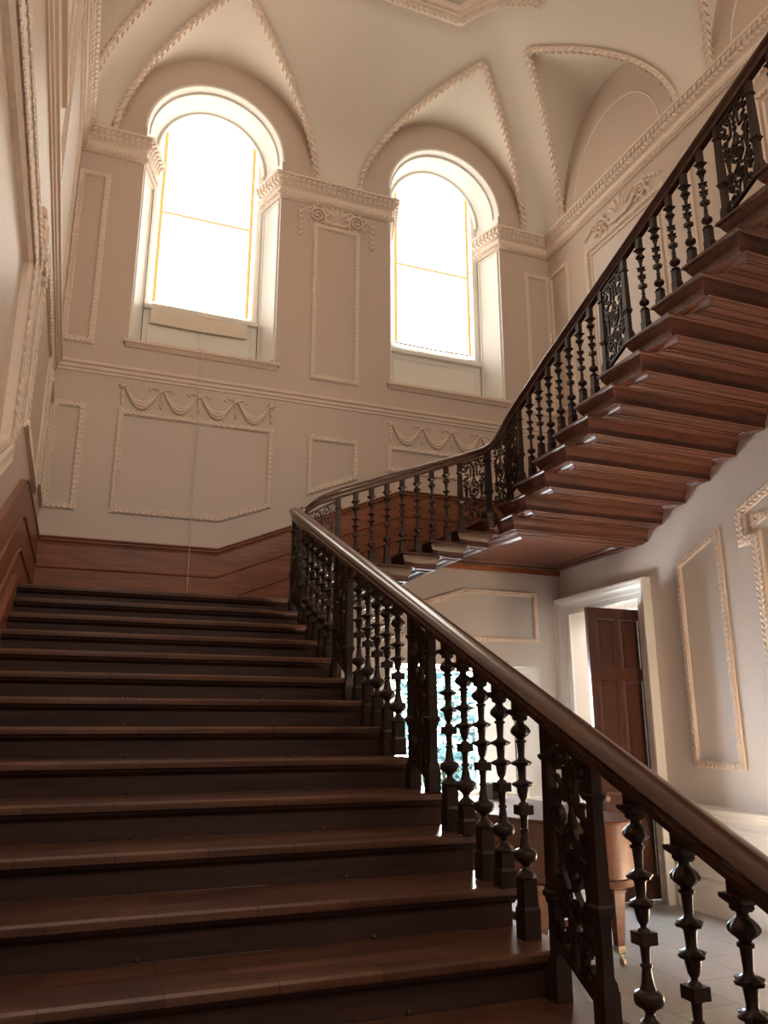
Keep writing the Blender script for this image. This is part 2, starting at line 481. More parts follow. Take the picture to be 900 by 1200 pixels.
# chair rail round the room and the big cornice ---------------------------------
CH = [(-.01, 4.00), (.014, 4.00), (.018, 4.03), (.035, 4.04), (.04, 4.075), (.062, 4.09), (.066, 4.125), (.03, 4.135), (-.01, 4.14)]
mb = MB(); mb.sweep([(XL, YF, 0), (XL, YB, 0), (XR, YB, 0), (XR, YF, 0)], CH); struct(mb.build(trim_name(), TRIM))
CORN = [(-.02, 6.97), (.03, 6.97), (.052, 6.99), (.052, 7.045), (.03, 7.06), (.03, 7.14), (.05, 7.15), (.07, 7.19), (.105, 7.245), (.125, 7.27), (.14, 7.275), (.14, 7.305), (-.02, 7.31)]
def cornice(path):
    mb = MB(); mb.sweep(path, CORN)
    off1 = MB(); n = len(path)
    for (a, z, nz, wd, pt) in ((.053, 7.018, .1, .05, .05), (.092, 7.215, -.8, .085, .075)):
        # offset line in front of the moulding
        segs = []; P = [V(p) for p in path]
        for p, q in zip(P, P[1:]): segs.append((q-p).normalized().cross(V((0, 0, 1))))
        line = []
        for i in range(n):
            s0 = segs[max(0, i-1)]; s1 = segs[min(i, n-2)]; L = (s0+s1)/(1+s0.dot(s1)); line.append(P[i] + L*a + V((0, 0, z)))
        for p, q, s in zip(line, line[1:], segs):
            leaf_run(mb, [p, q], s + V((0, 0, nz)), pt, wd*1.1, wd, .018)
    struct(mb.build(trim_name(), CARVED, None, 40))
def jamb(i, sg):    # splayed reveal line of an upper window
    c, h = WC[i]; return [(c + sg*h, YB, 0), (c + sg*.735, YB + .46, 0)]
cornice([(XL, YF, 0), (XL, YB, 0)] + jamb(0, -1))
cornice(jamb(0, 1)[::-1] + jamb(1, -1))
cornice(jamb(1, 1)[::-1] + [(XR, YB, 0), (XR, YF, 0)])
# blind arch line in each lunette of the side walls
for w, x, s in (('R', XR, -1), ('L', XL, 1)):
    for i in range(3):
        c = 7.49 - 3.06*i
        mb = MB(); mb.tube([(x + s*.002, c + .93*cos(pi*t/28), ZS + .05 + 1.02*sin(pi*t/28)) for t in range(29)], .011, 6)
        struct(mb.build(trim_name(), VAULT))

# ------------------------------------------------------------------ upper windows
def upper_window(i):
    c, h = WC[i]; n = 28; yb = YB + .50; hb = .735; zsb = 7.56
    front = arch_loop(c, h, WZ0, WSP, n); back = arch_loop(c, hb, WZ0, zsb, n, .80)
    root = MB()
    root.loft([[(u, YB, v) for u, v in front], [(u, yb, v) for u, v in back]], True, False, False)
    rev = struct(root.build('window_%d' % (i+1), WHITE, None, 40))
    # arch moulding standing just proud of the wall and a second one at the sash
    m = MB()
    arcf = [(c + h*cos(pi*t/n), YB, WSP + h*sin(pi*t/n)) for t in range(n+1)][::-1]
    m.sweep(arcf, [(-.035, -.01), (-.035, .016), (-.01, .022), (0, .012), (0, -.01)], (0, -1, 0))
    arcb = [(c + (hb+.02)*cos(pi*t/n), yb-.06, zsb + .815*sin(pi*t/n)) for t in range(n+1)][::-1]
    m.sweep(arcb, [(.0, -.01), (.0, .03), (.03, .035), (.045, .01), (.045, -.01)], (0, -1, 0))
    arcm = [(c + (h-.035)*cos(pi*t/n), YB+.10, WSP + (h-.033)*sin(pi*t/n)) for t in range(n+1)][::-1]
    m.sweep(arcm, [(-.02, -.01), (-.02, .01), (.012, .014), (.018, -.01)], (0, -1, 0))
    m.build('arch_moulding', WHITE, rev)
    # raised border on both splayed jambs
    m = MB()
    for sg in (-1, 1):
        a = V((c + sg*h, YB, 0)); b = V((c + sg*.735, yb, 0)); t = (b-a).normalized(); nn = V((-t.y*sg, t.x*sg, 0)); nn = nn if nn.x*sg < 0 else -nn
        L = (b-a).length
        q = [a + t*.05, a + t*(L-.09)]
        loop = [q[0] + V((0, 0, WZ0+.1)), q[1] + V((0, 0, WZ0+.1)), q[1] + V((0, 0, 6.94)), q[0] + V((0, 0, 6.94))]
        m.sweep(loop, [(-.022, -.006), (-.022, .008), (-.008, .018), (.01, .012), (.018, -.006)], nn, True)
    m.build('jamb_panel', WHITE, rev)
    # sash frame, glass, apron panel and sill
    m = MB()
    z0 = 5.22
    fo = arch_loop(c, hb, z0, zsb, n, .80); fi = arch_loop(c, hb-.085, z0+.08, zsb, n, .725)
    m.plate([fo, fi], lambda u, v, w: (u, yb - .06 + w, v), .08)
    for z in (6.0, 6.78, 7.56): m.box(c-hb+.03, yb-.05, z-.018, c+hb-.03, yb+.01, z+.018)
    for x in (c-.22, c+.22): m.box(x-.014, yb-.045, z0+.03, x+.014, yb+.005, 8.2)
    m.build('sash_frame', WHITE, rev)
    m = MB(); m.plate([arch_loop(c, hb-.06, z0+.04, zsb, n, .74)], lambda u, v, w: (u, yb + w, v), .006)
    m.build('glass_pane', GLASS, rev, 0)
    m = MB(); m.box(c-hb, yb-.06, WZ0, c+hb, yb+.02, z0)
    m.box(c-hb, yb-.12, z0-.04, c+hb, yb-.05, z0+.012)
    for (x0, x1) in ((c-hb+.07, c+hb-.07),):
        m.sweep([(x0, yb-.06, WZ0+.1), (x1, yb-.06, WZ0+.1), (x1, yb-.06, z0-.1), (x0, yb-.06, z0-.1)], [(-.02, -.005), (-.02, .01), (.0, .018), (.02, .006), (.02, -.005)], (0, -1, 0), True)
    m.build('apron_panel', WHITE, rev)
    m = MB(); m.box(c-h-.05, YB-.075, 4.445, c+h+.05, yb-.05, WZ0+.004)
    m.sweep([(c-h-.03, YB, 4.40), (c+h+.03, YB, 4.40)], [(-.01, 0), (.02, 0), (.03, .02), (.055, .035), (.06, .046), (-.01, .046)])
    m.build('window_sill', TRIM, rev)
    return rev
upper_window(0); upper_window(1)

def blind(i, xl, xr, zt, zb, slack, label):
    c = WC[i][0]; y = YB + .40; hb = .66; n = 20
    t = thing('window_blind', (c, y, zb), label, 'blind')
    def topz(x):
        return 7.56 + .735*sqrt(max(0, 1 - ((x - c)/.70)**2))
    m = MB(); nx = 16
    zs = zb + slack
    xs = [xl + (xr-xl)*k/nx for k in range(nx+1)]
    rows = 14
    for wv in (0, .004):
        pass
    vs = []; fs = []
    for r in range(rows+1):
        for k, x in enumerate(xs):
            zt_ = topz(x); z = zs + (zt_ - zs)*r/rows
            vs.append((x, y + .008*sin(3.1*x + 1.7*z) + .004*sin(7*z), z))
    for r in range(rows):
        for k in range(nx): fs.append((r*(nx+1)+k, r*(nx+1)+k+1, (r+1)*(nx+1)+k+1, (r+1)*(nx+1)+k))
    m.add(vs, fs); m.build('blind_cloth', BLIND, t)
    if slack > .05:
        m = MB(); vs = []; fs = []
        for r in range(7):
            for k, x in enumerate(xs):
                z = zb + slack*r/6
                vs.append((x, y - .03*sin(pi*r/6)*(.6+.4*sin(9*x)) + .008*sin(3.1*x + 1.7*z), z - .012*sin(pi*k/nx)*(1-r/6)))
        for r in range(6):
            for k in range(nx): fs.append((r*(nx+1)+k, r*(nx+1)+k+1, (r+1)*(nx+1)+k+1, (r+1)*(nx+1)+k))
        m.add(vs, fs); m.build('slack_hem', SLACK, t)
    m = MB(); m.tube([(xl-.01, y-.004, zb), (xl + (xr-xl)*.5, y-.004, zb-.012), (xr+.01, y-.004, zb)], .012, 8); m.build('bottom_bar', SLACK, t)
    for x in (xl+.018, xr-.02):
        m = MB(); m.box(x-.024, y-.016, zs+.01, x+.024, y-.012, topz(x)-.01); o = m.build('edge_tape', TAPE, t, 0)
    m = MB(); m.box(xl, y-.017, 6.60, xr, y-.013, 6.632); m.build('seam_tape', TAPE, t, 0)
    return t, y
t, y = blind(0, WC[0][0]-.645, WC[0][0]+.60, 8.3, 4.99, .27, 'backlit white roller blind with slack hem hanging below it in the left arched window')
m = MB()
m.tube([(1.13, y-.02, 4.98), (1.13, y-.025, 4.72), (1.13, YB-.085, 4.48), (1.132, YB-.10, 3.4), (1.13, YB-.10, 2.1), (1.13, YB-.14, 1.08)], .0035, 5)
m.tube([(1.16, y-.02, 4.98), (1.16, YB-.085, 4.49), (1.165, YB-.10, 3.8), (1.145, YB-.10, 2.9), (1.135, YB-.10, 2.4)], .0025, 5)
m.build('blind_cord', CORD, t)
blind(1, WC[1][0]-.665, WC[1][0]+.565, 8.3, 5.33, .0, 'taut backlit white roller blind covering the right arched window')

# ------------------------------------------------------------------ plaster ornaments
def garland(x0, x1, n, label):
    m = MB(); d = (x1-x0)/n; z = 3.90
    P = lambda u, v, w: V((u, YB - w, v))
    for k in range(n):
        a = x0 + d*k; b = a + d
        for j, (sag, r) in enumerate(((.17, .021), (.21, .024), (.245, .017))):
            pts = []; tp = []
            for i in range(13):
                s = i/12; q = 4*s*(1-s)
                pts.append(P(a + .03 + (d-.06)*s, z - .02 - sag*q, r)); tp.append(.45 + .65*q)
            m.tube(pts, r, 6, False, tp)
    for k in range(n+1):
        x = x0 + d*k
        m.blob(P(x, z, 0), V((.045, 0, 0)), V((0, 0, .04)), V((0, -.035, 0)), 8, 3)
        for a in range(6): m.blob(P(x + .035*cos(a*pi/3), z + .03*sin(a*pi/3), 0), V((.018, 0, 0)), V((0, 0, .018)), V((0, -.04, 0)), 6, 2)
        for s, (dz, w) in enumerate(((-.07, .03), (-.12, .034), (-.175, .03), (-.21, .022))):
            m.blob(P(x, z+dz, 0), V((w*.8, 0, 0)), V((0, 0, .036)), V((0, -.03, 0)), 7, 2)
        if 0 < k < n:
            for sg in (-1, 1):
                for j in range(3):
                    m.blob(P(x + sg*(.05+.04*j), z + .01 - .012*j + .012*(j % 2), 0), V((.028, 0, .01*sg)), V((-.006, 0, .014)), V((0, -.022, 0)), 6, 2)
    tag(m.build('plaster_garland', TRIM, None, 50), label, 'wall ornament')
garland(.25, 2.04, 4, 'plaster swag garland under the chair rail below the left arched window')
garland(3.66, 5.44, 4, 'plaster swag garland under the chair rail below the right arched window')

def spiral(cx, cy, r0, r1, a0, a1, n=16):
    return [(cx + (r0+(r1-r0)*i/n)*cos(a0+(a1-a0)*i/n), cy + (r0+(r1-r0)*i/n)*sin(a0+(a1-a0)*i/n)) for i in range(n+1)]
def acanthus(wall, c, z, half, hgt, drops, label, mirror=True):
    fn, N = WALLMAP[wall]; m = MB()
    uu = fn(1, 0, 0) - fn(0, 0, 0); vv = V((0, 0, 1))
    def leaf(u, v, ang, l, w):
        d = uu*cos(ang) + vv*sin(ang); e = N.cross(d)
        m.blob(fn(c+u, z+v, 0), d*l*1.12, e*w*1.3, N*.042, 7, 2)
    for a in (-.9, -.45, 0, .45, .9):
        leaf(.16*sin(a)*half/.55, .02 + .10*cos(a), pi/2 - a, hgt*.33, .028)
    leaf(0, -.10, 0, .07, .03)
    for sg in (-1, 1):
        sp = spiral(.30*half/.55, -.01, .115, .02, pi*1.05, pi*1.05 - 4.2*pi*.9, 34)
        m.tube([fn(c + sg*u, z + v, .022) for u, v in sp], .022, 6, False, [1 - .5*i/34 for i in range(35)])
        arm = [(.02, -.11), (.09, -.12), (.17*half/.55, -.08), (.19*half/.55, -.02)]
        m.tube([fn(c + sg*u, z + v, .022) for u, v in arm], .022, 6)
        m.blob(fn(c + sg*.30*half/.55, z - .01, 0), uu*.03, vv*.03, N*.035, 7, 2)
        for k in range(7):
            a = k*2*pi/7 + .3
            leaf(sg*(.30*half/.55 + .145*cos(a)), -.01 + .13*sin(a), (a if sg > 0 else pi - a) + .7, .045, .02)
        for k in range(3): leaf(sg*(.44+.05*k)*half/.55, .07 - .035*k, (-.6 if sg > 0 else pi + .6), .06, .022)
        if drops:
            for k in range(6):
                v = .08 - .085*k
                for s2 in (-1, 1):
                    leaf(sg*half + s2*.022*(1-.08*k), v, pi/2 + s2*2.5, .042, .017)
            m.blob(fn(c + sg*half, z - .45, 0), uu*.02, vv*.05, N*.03, 7, 2)
    tag(m.build('plaster_ornament', TRIM, None, 50), label, 'wall ornament')
acanthus('B', 2.86, 6.83, .52, .34, True, 'plaster scroll ornament with leaf drops between the two arched windows')
acanthus('R', 7.44, 6.72, .78, .34, False, 'plaster leaf scroll ornament on the right wall nearest the corner')
acanthus('R', 4.38, 6.72, .78, .34, False, 'plaster leaf scroll ornament high on the right wall beyond the banister top')
acanthus('L', 5.75, 3.42, .35, .3, True, 'plaster leaf ornament under the chair rail on the left wall')

# ------------------------------------------------------------------ wood wainscot (back and left) and white dado (right)
WTOP = [(-.01, -.085), (.03, -.085), (.035, -.06), (.05, -.05), (.052, -.025), (.07, -.015), (.07, .0), (-.01, .0)]
WR1 = [(-.01, -.012), (.034, -.012), (.040, 0), (.034, .012), (-.01, .012)]
def wainscot_back():
    pts = [(XL+.005, 1.97), (1.46, 1.97), (3.80, 2.935), (6.28, 2.935)]
    m = MB()
    bot = [(6.28, 2.0), (4.2, 2.0), (1.9, 1.0), (XL+.005, .95)]
    m.plate([[(u, v-.02) for u, v in pts] + bot], lambda u, v, w: (u, YB - w, v), .028)
    o = struct(m.build('baseboard_back', WAINS, None, 30))
    m = MB(); P = [(u, YB-.002, v+.04) for u, v in pts]; m.sweep(P, WTOP)
    m.build('cap_moulding', WAINS, o)
    m = MB()
    for dz in (-.30, -.60): m.sweep([(u, YB-.002, v+dz) for u, v in pts], WR1)
    m.build('board_bead', WAINS, o)
    # left wall: raked along the flight then level
    q = [(-1.0, -1.42), (6.55, 1.985), (9.17, 2.01)]
    q = [(.2, 1.80-.462*(6.40-.2)), (6.40, 1.80), (6.75, 1.90), (9.17, 1.97)]
    m = MB()
    m.plate([[(y, z-.02) for y, z in q] + [(9.17, .95), (6.6, .95), (.5, FL), (.2, FL)]], lambda u, v, w: (XL + w, u, v), .028)
    o2 = struct(m.build('baseboard_left', WAINS, None, 30))
    m = MB(); m.sweep([(XL, y, z+.03) for y, z in q], [(a*.6, b) for a, b in WTOP]); m.build('cap_moulding', WAINS, o2)
    m = MB()
    for dz in (-.27, -.55): m.sweep([(XL+.002, y, z+dz) for y, z in q], WR1)
    m.build('board_bead', WAINS, o2)
    m = MB()
    s = [(.3, -.98-.95), (6.53, .98), (6.53, 1.05)]
    yy = lambda y, d: 1.05 + .4615*(y-6.53) + d
    m.plate([[(.6, yy(.6, .10)), (6.40, yy(6.40, .10)), (6.40, yy(6.40, -.3)), (.6, yy(.6, -.3))]], lambda u, v, w: (XL + w, u, v), .065)
    m.build('wall_string', WAINS, o2)
wainscot_back()
def dado_right():
    m = MB(); zt = -.78
    for y0, y1 in ((7.30, YF),):
        m.sweep([(XRL, y0, FL), (XRL, y1, FL)], [(-.01, 0), (.045, 0), (.045, .20), (.03, .235), (.022, .26), (.018, .27), (.018, .90), (.03, .91), (.035, .95), (.055, .965), (.06, 1.0), (.03, 1.02), (-.01, 1.03)])
    o = struct(m.build('baseboard_right', WHITE))
    m = MB()
    y = 7.2
    while y > -3:
        a, b = y, max(y-1.5, -3.2)
        m.sweep([(XRL-.018, a, FL+.34), (XRL-.018, b, FL+.34), (XRL-.018, b, FL+.82), (XRL-.018, a, FL+.82)], [(-.015, -.004), (-.015, .008), (0, .014), (.015, .008), (.015, -.004)], (-1, 0, 0), True)
        y -= 1.62
    m.build('dado_panel', WHITE, o)
    m = MB()
    m.sweep([(5.75, YB, FL), (XRL, YB, FL)], [(-.01, 0), (.045, 0), (.045, .20), (.03, .235), (.018, .27), (.018, .90), (.035, .95), (.06, 1.0), (.03, 1.02), (-.01, 1.03)])
    m.build('corner_dado', WHITE, o)
dado_right()

# ------------------------------------------------------------------ doorway
def doorway():
    m = MB(); A = [(-.01, -.01), (-.01, .02), (.01, .03), (.03, .022), (.075, .026), (.085, .04), (.11, .046), (.14, .075), (.165, .10), (.185, .105), (.19, .115), (.215, .115), (.225, .10), (.225, -.01)]
    path = [(XRL, 7.58, FL), (XRL, 7.58, 1.45), (XRL, 9.0, 1.45), (XRL, 9.0, FL)]
    # a grows outwards from the opening: profile mirrored to the outside
    m.sweep(path, A, (-1, 0, 0))
    o = struct(m.build('door_1', WHITE))
    lf = MB(); y0, y1 = 7.61, 7.655; x0, x1 = 5.44, 6.235; z0, z1 = FL+.012, 1.325
    lf.box(x0, y0, z0, x1, y1, z1)
    leaf = lf.build('door_leaf', DOORW, o, 0)
    w = x1-x0; cols = [(x0+.12, x0+w*.5-.05), (x0+w*.5+.05, x1-.12)]
    rows = [(z0+.25, z0+1.10), (z0+1.30, z0+2.28), (z0+2.44, z1-.14)]
    for a, b in cols:
        for c, d in rows:
            m = MB()
            m.sweep([(a, y0, c), (b, y0, c), (b, y0, d), (a, y0, d)], [(-.022, -.003), (-.018, .010), (0, .014), (.012, .006), (.022, .002), (.022, -.003)], (0, -1, 0), True)
            m.box(a+.03, y0-.004, c+.03, b-.03, y0+.003, d-.03)
            m.build('door_panel', DOORW, leaf, 30)
    m = MB(); m.lathe([(0, .016), (.03, .014), (.045, .03), (.07, .034), (.085, .02)], (0, 0, 0), 12)
    kn = m.build('door_knob', BRASS, leaf)
    kn.matrix_parent_inverse = Matrix.Identity(4); kn.location = (x0+.06, y0, -.75); kn.rotation_euler = (pi/2, 0, 0)
doorway()

# ------------------------------------------------------------------ ground-floor window
def low_window():
    x0, x1, z0, z1 = G3; yb = YB+.55; a0, a1 = 3.84, 5.16
    m = MB()
    m.loft([[(x0, YB, z0), (x1, YB, z0), (x1, YB, z1), (x0, YB, z1)], [(a0, yb, z0), (a1, yb, z0), (a1, yb, z1-.02), (a0, yb, z1-.02)]], True, False, False)
    rev = struct(m.build('window_3', WHITE, None, 20))
    m = MB(); fo = [(a0, z0), (a1, z0), (a1, z1), (a0, z1)]
    m.plate([fo, inset(fo, .055)], lambda u, v, w: (u, yb-.03+w, v), .07)
    for x in (a0+.44, a0+.88): m.box(x-.013, yb-.02, z0+.04, x+.013, yb+.03, z1-.04)
    for k in (1, 2, 3): m.box(a0+.04, yb-.02, z0+k*.4-.013+.0, a1-.04, yb+.03, z0+k*.4+.013)
    m.build('sash_frame', WHITE, rev, 0)
    m = MB(); m.box(a0+.03, yb+.004, z0+.03, a1-.03, yb+.010, z1-.03); m.build('glass_pane', GLASS, rev, 0)
    # folded shutter on the right splay with a dark edge
    a = V((x1, YB, 0)); b = V((a1, yb, 0)); t = (b-a).normalized(); nn = V((-.6, -.7, 0)); nn = (nn - t*nn.dot(t)).normalized()
    m = MB(); p = a + t*.36; q = a + t*.78
    m.loft([[p, q, q+nn*.03, p+nn*.03], [v + V((0, 0, z1-z0-.06)) for v in (p, q, q+nn*.03, p+nn*.03)]])
    for i in range(len(m.v)): m.v[i] = (m.v[i][0], m.v[i][1], m.v[i][2]+z0+.03)
    sh = m.build('shutter', WHITE, rev, 0)
    m = MB(); p2 = p - t*.012
    m.loft([[p2, p, p+nn*.032, p2+nn*.032], [v + V((0, 0, z1-z0-.06)) for v in (p2, p, p+nn*.032, p2+nn*.032)]])
    for i in range(len(m.v)): m.v[i] = (m.v[i][0], m.v[i][1], m.v[i][2]+z0+.03)
    m.build('shutter_edge', BROWNE, sh, 0)
    m = MB(); m.box(x0-.03, YB-.04, z0-.045, x1+.03, yb, z0+.002); m.build('window_sill', WHITE, rev, 0)
low_window()

# ------------------------------------------------------------------ lower flight
GO1 = .325
NY = lambda k: 6.53 + GO1*(k-7)
XS0, XS1 = -.47, 1.72
NOSE = [(.0, -.006), (-.012, 0), (-.03, 0), (-.03, 0)]
def lower_flight():
    t = thing('stair_flight', (.63, .68, FL), 'wide lower flight of dark brown wooden steps climbing along the left wall', 'staircase')
    for k in range(-11, 8):
        y = NY(k); z = RISE*k
        yb = NY(k+1)+.04 if k < 7 else 6.75
        # tread: rounded nosing, front and right-hand return
        sec = [(y+.014, z-.038), (y+.005, z-.034), (y, z-.022), (y, z-.009), (y+.007, z)]
        m = MB()
        x1 = XS1+.03
        prof = sec + [(yb, z), (yb, z-.038)]
        m.loft([[(XS0, a, b) for a, b in prof], [(x1-.02, a, b) for a, b in prof], [(x1, a+.012 if i < 5 else a, b if i not in (0, 4) else (b+.006 if i == 0 else b-.006)) for i, (a, b) in enumerate(prof)]])
        tr = m.build('tread', TREAD, t)
        m = MB()
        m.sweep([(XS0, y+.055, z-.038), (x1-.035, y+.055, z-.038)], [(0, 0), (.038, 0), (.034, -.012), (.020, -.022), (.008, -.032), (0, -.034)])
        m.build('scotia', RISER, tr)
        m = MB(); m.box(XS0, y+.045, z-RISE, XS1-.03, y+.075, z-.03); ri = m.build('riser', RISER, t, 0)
        for ex in (.29, 1.12):
            m = MB(); m.ball((ex, y+.040, z-RISE+.012), .007, .010, .007, 8, 5); m.build('rod_eye', BRASS, ri)
    # stepped outer string
    pts = []
    for k in range(-11, 8):
        pts += [(NY(k)+.05, RISE*(k-1)), (NY(k)+.05, RISE*k-.03)]
    poly = pts + [(6.75, 1.02), (6.75, .75), (NY(-11)+.5, FL)]
    m = MB(); m.plate([poly], lambda u, v, w: (1.66 + w, u, v), .045); m.build('outer_string', RISER, t, 0)
    m = MB(); m.plate([[(NY(-11)+.4, FL), (6.75, .72), (6.75, FL)]], lambda u, v, w: (1.60 + w, u, v), .04); m.build('spandrel_panel', DAYLITP, t, 0)
lower_flight()

# lower landing
def lower_landing():
    t = thing('stair_landing', (.6, 7.8, .9), 'dark wooden lower landing at the top of the wide flight, back left corner', 'landing')
    poly = [(XL+.03, 6.74), (1.74, 6.74), (1.98, 7.45), (2.02, 7.58), (2.3, 7.58), (2.3, 9.17), (XL+.03, 9.17)]
    m = MB(); m.plate([poly], lambda u, v, w: (u, v, 1.05 - w), .04); m.build('landing_floor', TREAD, t, 0)
    m = MB(); m.plate([inset(poly, .03)], lambda u, v, w: (u, v, 1.011 - w), .17); m.build('landing_frame', RISER, t, 0)
lower_landing()

# ------------------------------------------------------------------ cantilevered block steps
SP = [(0, .0), (.0, -.004), (-.004, -.022), (.018, -.030), (.022, -.045), (.035, -.075), (.050, -.098), (.056, -.112), (.056, None)]
def block_step(name, parent, x0, y0, x1, y1, zt, h, free, strip, mat):
    """moulded block, profile returned round its free sides; free = set of 'x0','x1','y0','y1'. strip = panelled part of the soffit"""
    m = MB(); rings = []
    for a, b in SP:
        z = zt - h if b is None else zt + b
        d = a
        X0 = x0 + (d if 'x0' in free else 0); X1 = x1 - (d if 'x1' in free else 0)
        Y0 = y0 + (d if 'y0' in free else 0); Y1 = y1 - (d if 'y1' in free else 0)
        rings.append([(X0, Y0, z), (X1, Y0, z), (X1, Y1, z), (X0, Y1, z)])
    m.loft(rings)
    o = m.build(name, mat, parent, 25)
    if strip:
        a0, b0, a1, b1 = strip; zb = zt - h
        m = MB()
        loop = [(a0+.045, b0+.045, zb), (a1-.045, b0+.045, zb), (a1-.045, b1-.045, zb), (a0+.045, b1-.045, zb)]
        m.sweep(loop, [(-.040, .004), (-.040, -.008), (-.022, -.018), (-.010, -.010), (.0, -.016), (.012, -.004), (.03, -.004), (.03, .004)], (0, 0, 1), True)
        for ins, wd, dp in ((.085, .012, .014), (.115, .010, .009), (.142, .010, .013)):
            if b1 - b0 > 2*ins + .04 and a1 - a0 > 2*ins + .04:
                m.sweep([(a0+ins, b0+ins, zb), (a1-ins, b0+ins, zb), (a1-ins, b1-ins, zb), (a0+ins, b1-ins, zb)], [(-wd, .004), (-wd, -dp*.5), (-wd*.3, -dp), (wd*.4, -dp*.8), (wd, -.002), (wd, .004)], (0, 0, 1), True)
        m.build('soffit_panel', mat, o, 25)
    return o

X2 = lambda k: 2.82 + .33*(k-11)
Y2, X3 = 7.60, 4.31
def middle_flight():
    t = thing('stair_flight', (3.0, 8.4, 1.05), 'short middle flight of dark moulded block steps rising along the back wall', 'staircase')
    for k in range(8, 15):
        x = X2(k); z = RISE*k
        block_step('step', t, x, Y2, x+.475, YB-.03, z, .168, {'x0', 'x1', 'y0'}, (x+.16, Y2+.06, x+.42, YB-.03), STEPD)
    t2 = thing('stair_landing', (5.3, 8.3, 2.08), 'upper quarter landing with panelled reddish wooden soffit in the back right corner', 'landing')
    zt, h = 2.25, .16
    m = MB(); rings = []
    for a, b in SP:
        z = zt - h if b is None else zt + b
        rings.append([(4.14+a, YB-.03, z), (4.14+a, Y2+a, z), (X3+a, Y2+a, z), (X3+a, 7.28+a, z), (XRL-.003, 7.28+a, z), (XRL-.003, YB-.03, z)])
    m.loft(rings); m.build('landing_block', SOFF, t2, 25)
    m = MB(); zb = zt-h
    def ring(d, P): return inset([(4.2, YB-.04), (4.37, 7.36), (XRL, 7.36), (XRL, YB-.04)], d)
    q = [(4.24, YB-.03), (4.42, 7.38), (XRL-.0, 7.38), (XRL-.0, YB-.03)]
    m.sweep([(u, v, zb) for u, v in inset(q, .07)], [(-.07, .004), (-.07, -.03), (-.05, -.042), (-.02, -.042), (-.01, -.03), (.005, -.038), (.02, -.022), (.05, -.020), (.06, -.008), (.07, -.008), (.07, .004)], (0, 0, 1), True)
    m.sweep([(u, v, zb) for u, v in inset(q, .20)], [(-.05, .004), (-.05, -.012), (-.035, -.030), (-.02, -.022), (-.005, -.030), (.02, -.014), (.03, -.018), (.05, -.004), (.055, .004)], (0, 0, 1), True)
    m.plate([inset(q, .26)], lambda u, v, w: (u, v, zb - .008 + w), .012)
    m.box(4.75, YB-.10, zb-.035, 5.35, YB-.02, zb+.004)
    m.build('soffit_panel', SOFF, t2, 25)
middle_flight()

GO3 = .395
Y3 = lambda j: 7.60 - GO3*j
NJ = 15
def upper_flight():
    t = thing('stair_flight', (5.3, 7.3, 2.3), 'upper flight seen from below with moulded reddish wooden undersides, along the right wall', 'staircase')
    for j in range(NJ):
        y = Y3(j); z = 2.40 + RISE*j
        x1 = XRL - .003
        block_step('step', t, X3, y-.60, x1, y, z, .17, {'x0', 'y0', 'y1'}, (X3+.07, y-.585, XRL-.012, y-.205), SOFF)
    m = MB()
    zt = 2.40 + RISE*NJ; y = Y3(NJ)
    m.box(X3, y-2.2, zt-.2, XRL-.003, y, zt)
    struct(m.build('floor', SOFF, None, 0))
upper_flight()

# ------------------------------------------------------------------ balusters, posts, pierced panels
def mk_baluster_mesh(top):
    m = MB()
    m.sq([(.372, .023), (.372+top, .023)])
    m.sq([(.328, .017), (.336, .022), (.343, .021), (.356, .035), (.360, .038), (.370, .038), (.372, .026)])
    up = [(.332, .018), (.322, .015), (.315, .018), (.309, .026, .05, 8), (.300, .034, .07, 8), (.290, .0385, .08, 8), (.281, .037, .08, 8), (.273, .030, .06, 8), (.264, .018), (.258, .015), (.255, .022), (.247, .022), (.244, .016),
          (.192, .0125), (.184, .017), (.178, .026, .25, 4), (.172, .036, .34, 4), (.165, .034, .34, 4), (.157, .021, .1, 4), (.150, .018), (.113, .0145), (.106, .018), (.101, .028, .25, 4), (.095, .036, .34, 4), (.088, .033, .32, 4), (.080, .022, .1, 4),
          (.074, .022), (.046, .017), (.034, .0095), (.029, .0095), (.024, .017), (.017, .020)]
    m.lathe(up[::-1], n=32)
    m.sq([(-.017, .0275), (.017, .0275)])
    dn = [(-.017, .019), (-.026, .015), (-.066, .0125), (-.069, .0175), (-.077, .0175), (-.080, .013), (-.122, .019), (-.136, .024), (-.143, .038), (-.152, .043), (-.165, .044), (-.176, .040), (-.188, .020), (-.198, .013), (-.210, .017), (-.218, .027), (-.226, .036, .14, 4), (-.236, .038, .16, 4), (-.24, .028)]
    m.lathe(dn[::-1], n=16)
    return m.mesh('baluster', BALU, 40)
def mk_ped_mesh(h):
    m = MB(); mid = min(h*.45, .12)
    m.sq([(0, .033), (h-mid-.012, .033), (h-mid, .028), (h-.004, .028), (h, .035)][:] if h > .06 else [(0, .033), (h, .033)])
    return m.mesh('pedestal', BALU, 0)
BMESH = {}; PMESH = {}
def baluster(parent, x, y, zdie, zrail, ztread, rot=0):
    top = round(max(.03, zrail + .03 - zdie - .372), 2); h = round(max(.03, zdie - .238 - ztread), 2)
    if top not in BMESH: BMESH[top] = mk_baluster_mesh(top)
    if h not in PMESH: PMESH[h] = mk_ped_mesh(h)
    o = bpy.data.objects.new('baluster', BMESH[top]); COL.objects.link(o); adopt(o, parent)
    o.location = (x, y, zdie); o.rotation_euler = (0, 0, rot)
    p = bpy.data.objects.new('pedestal', PMESH[h]); COL.objects.link(p); p.parent = o
    p.location = (0, 0, -.238 - h)
    return o
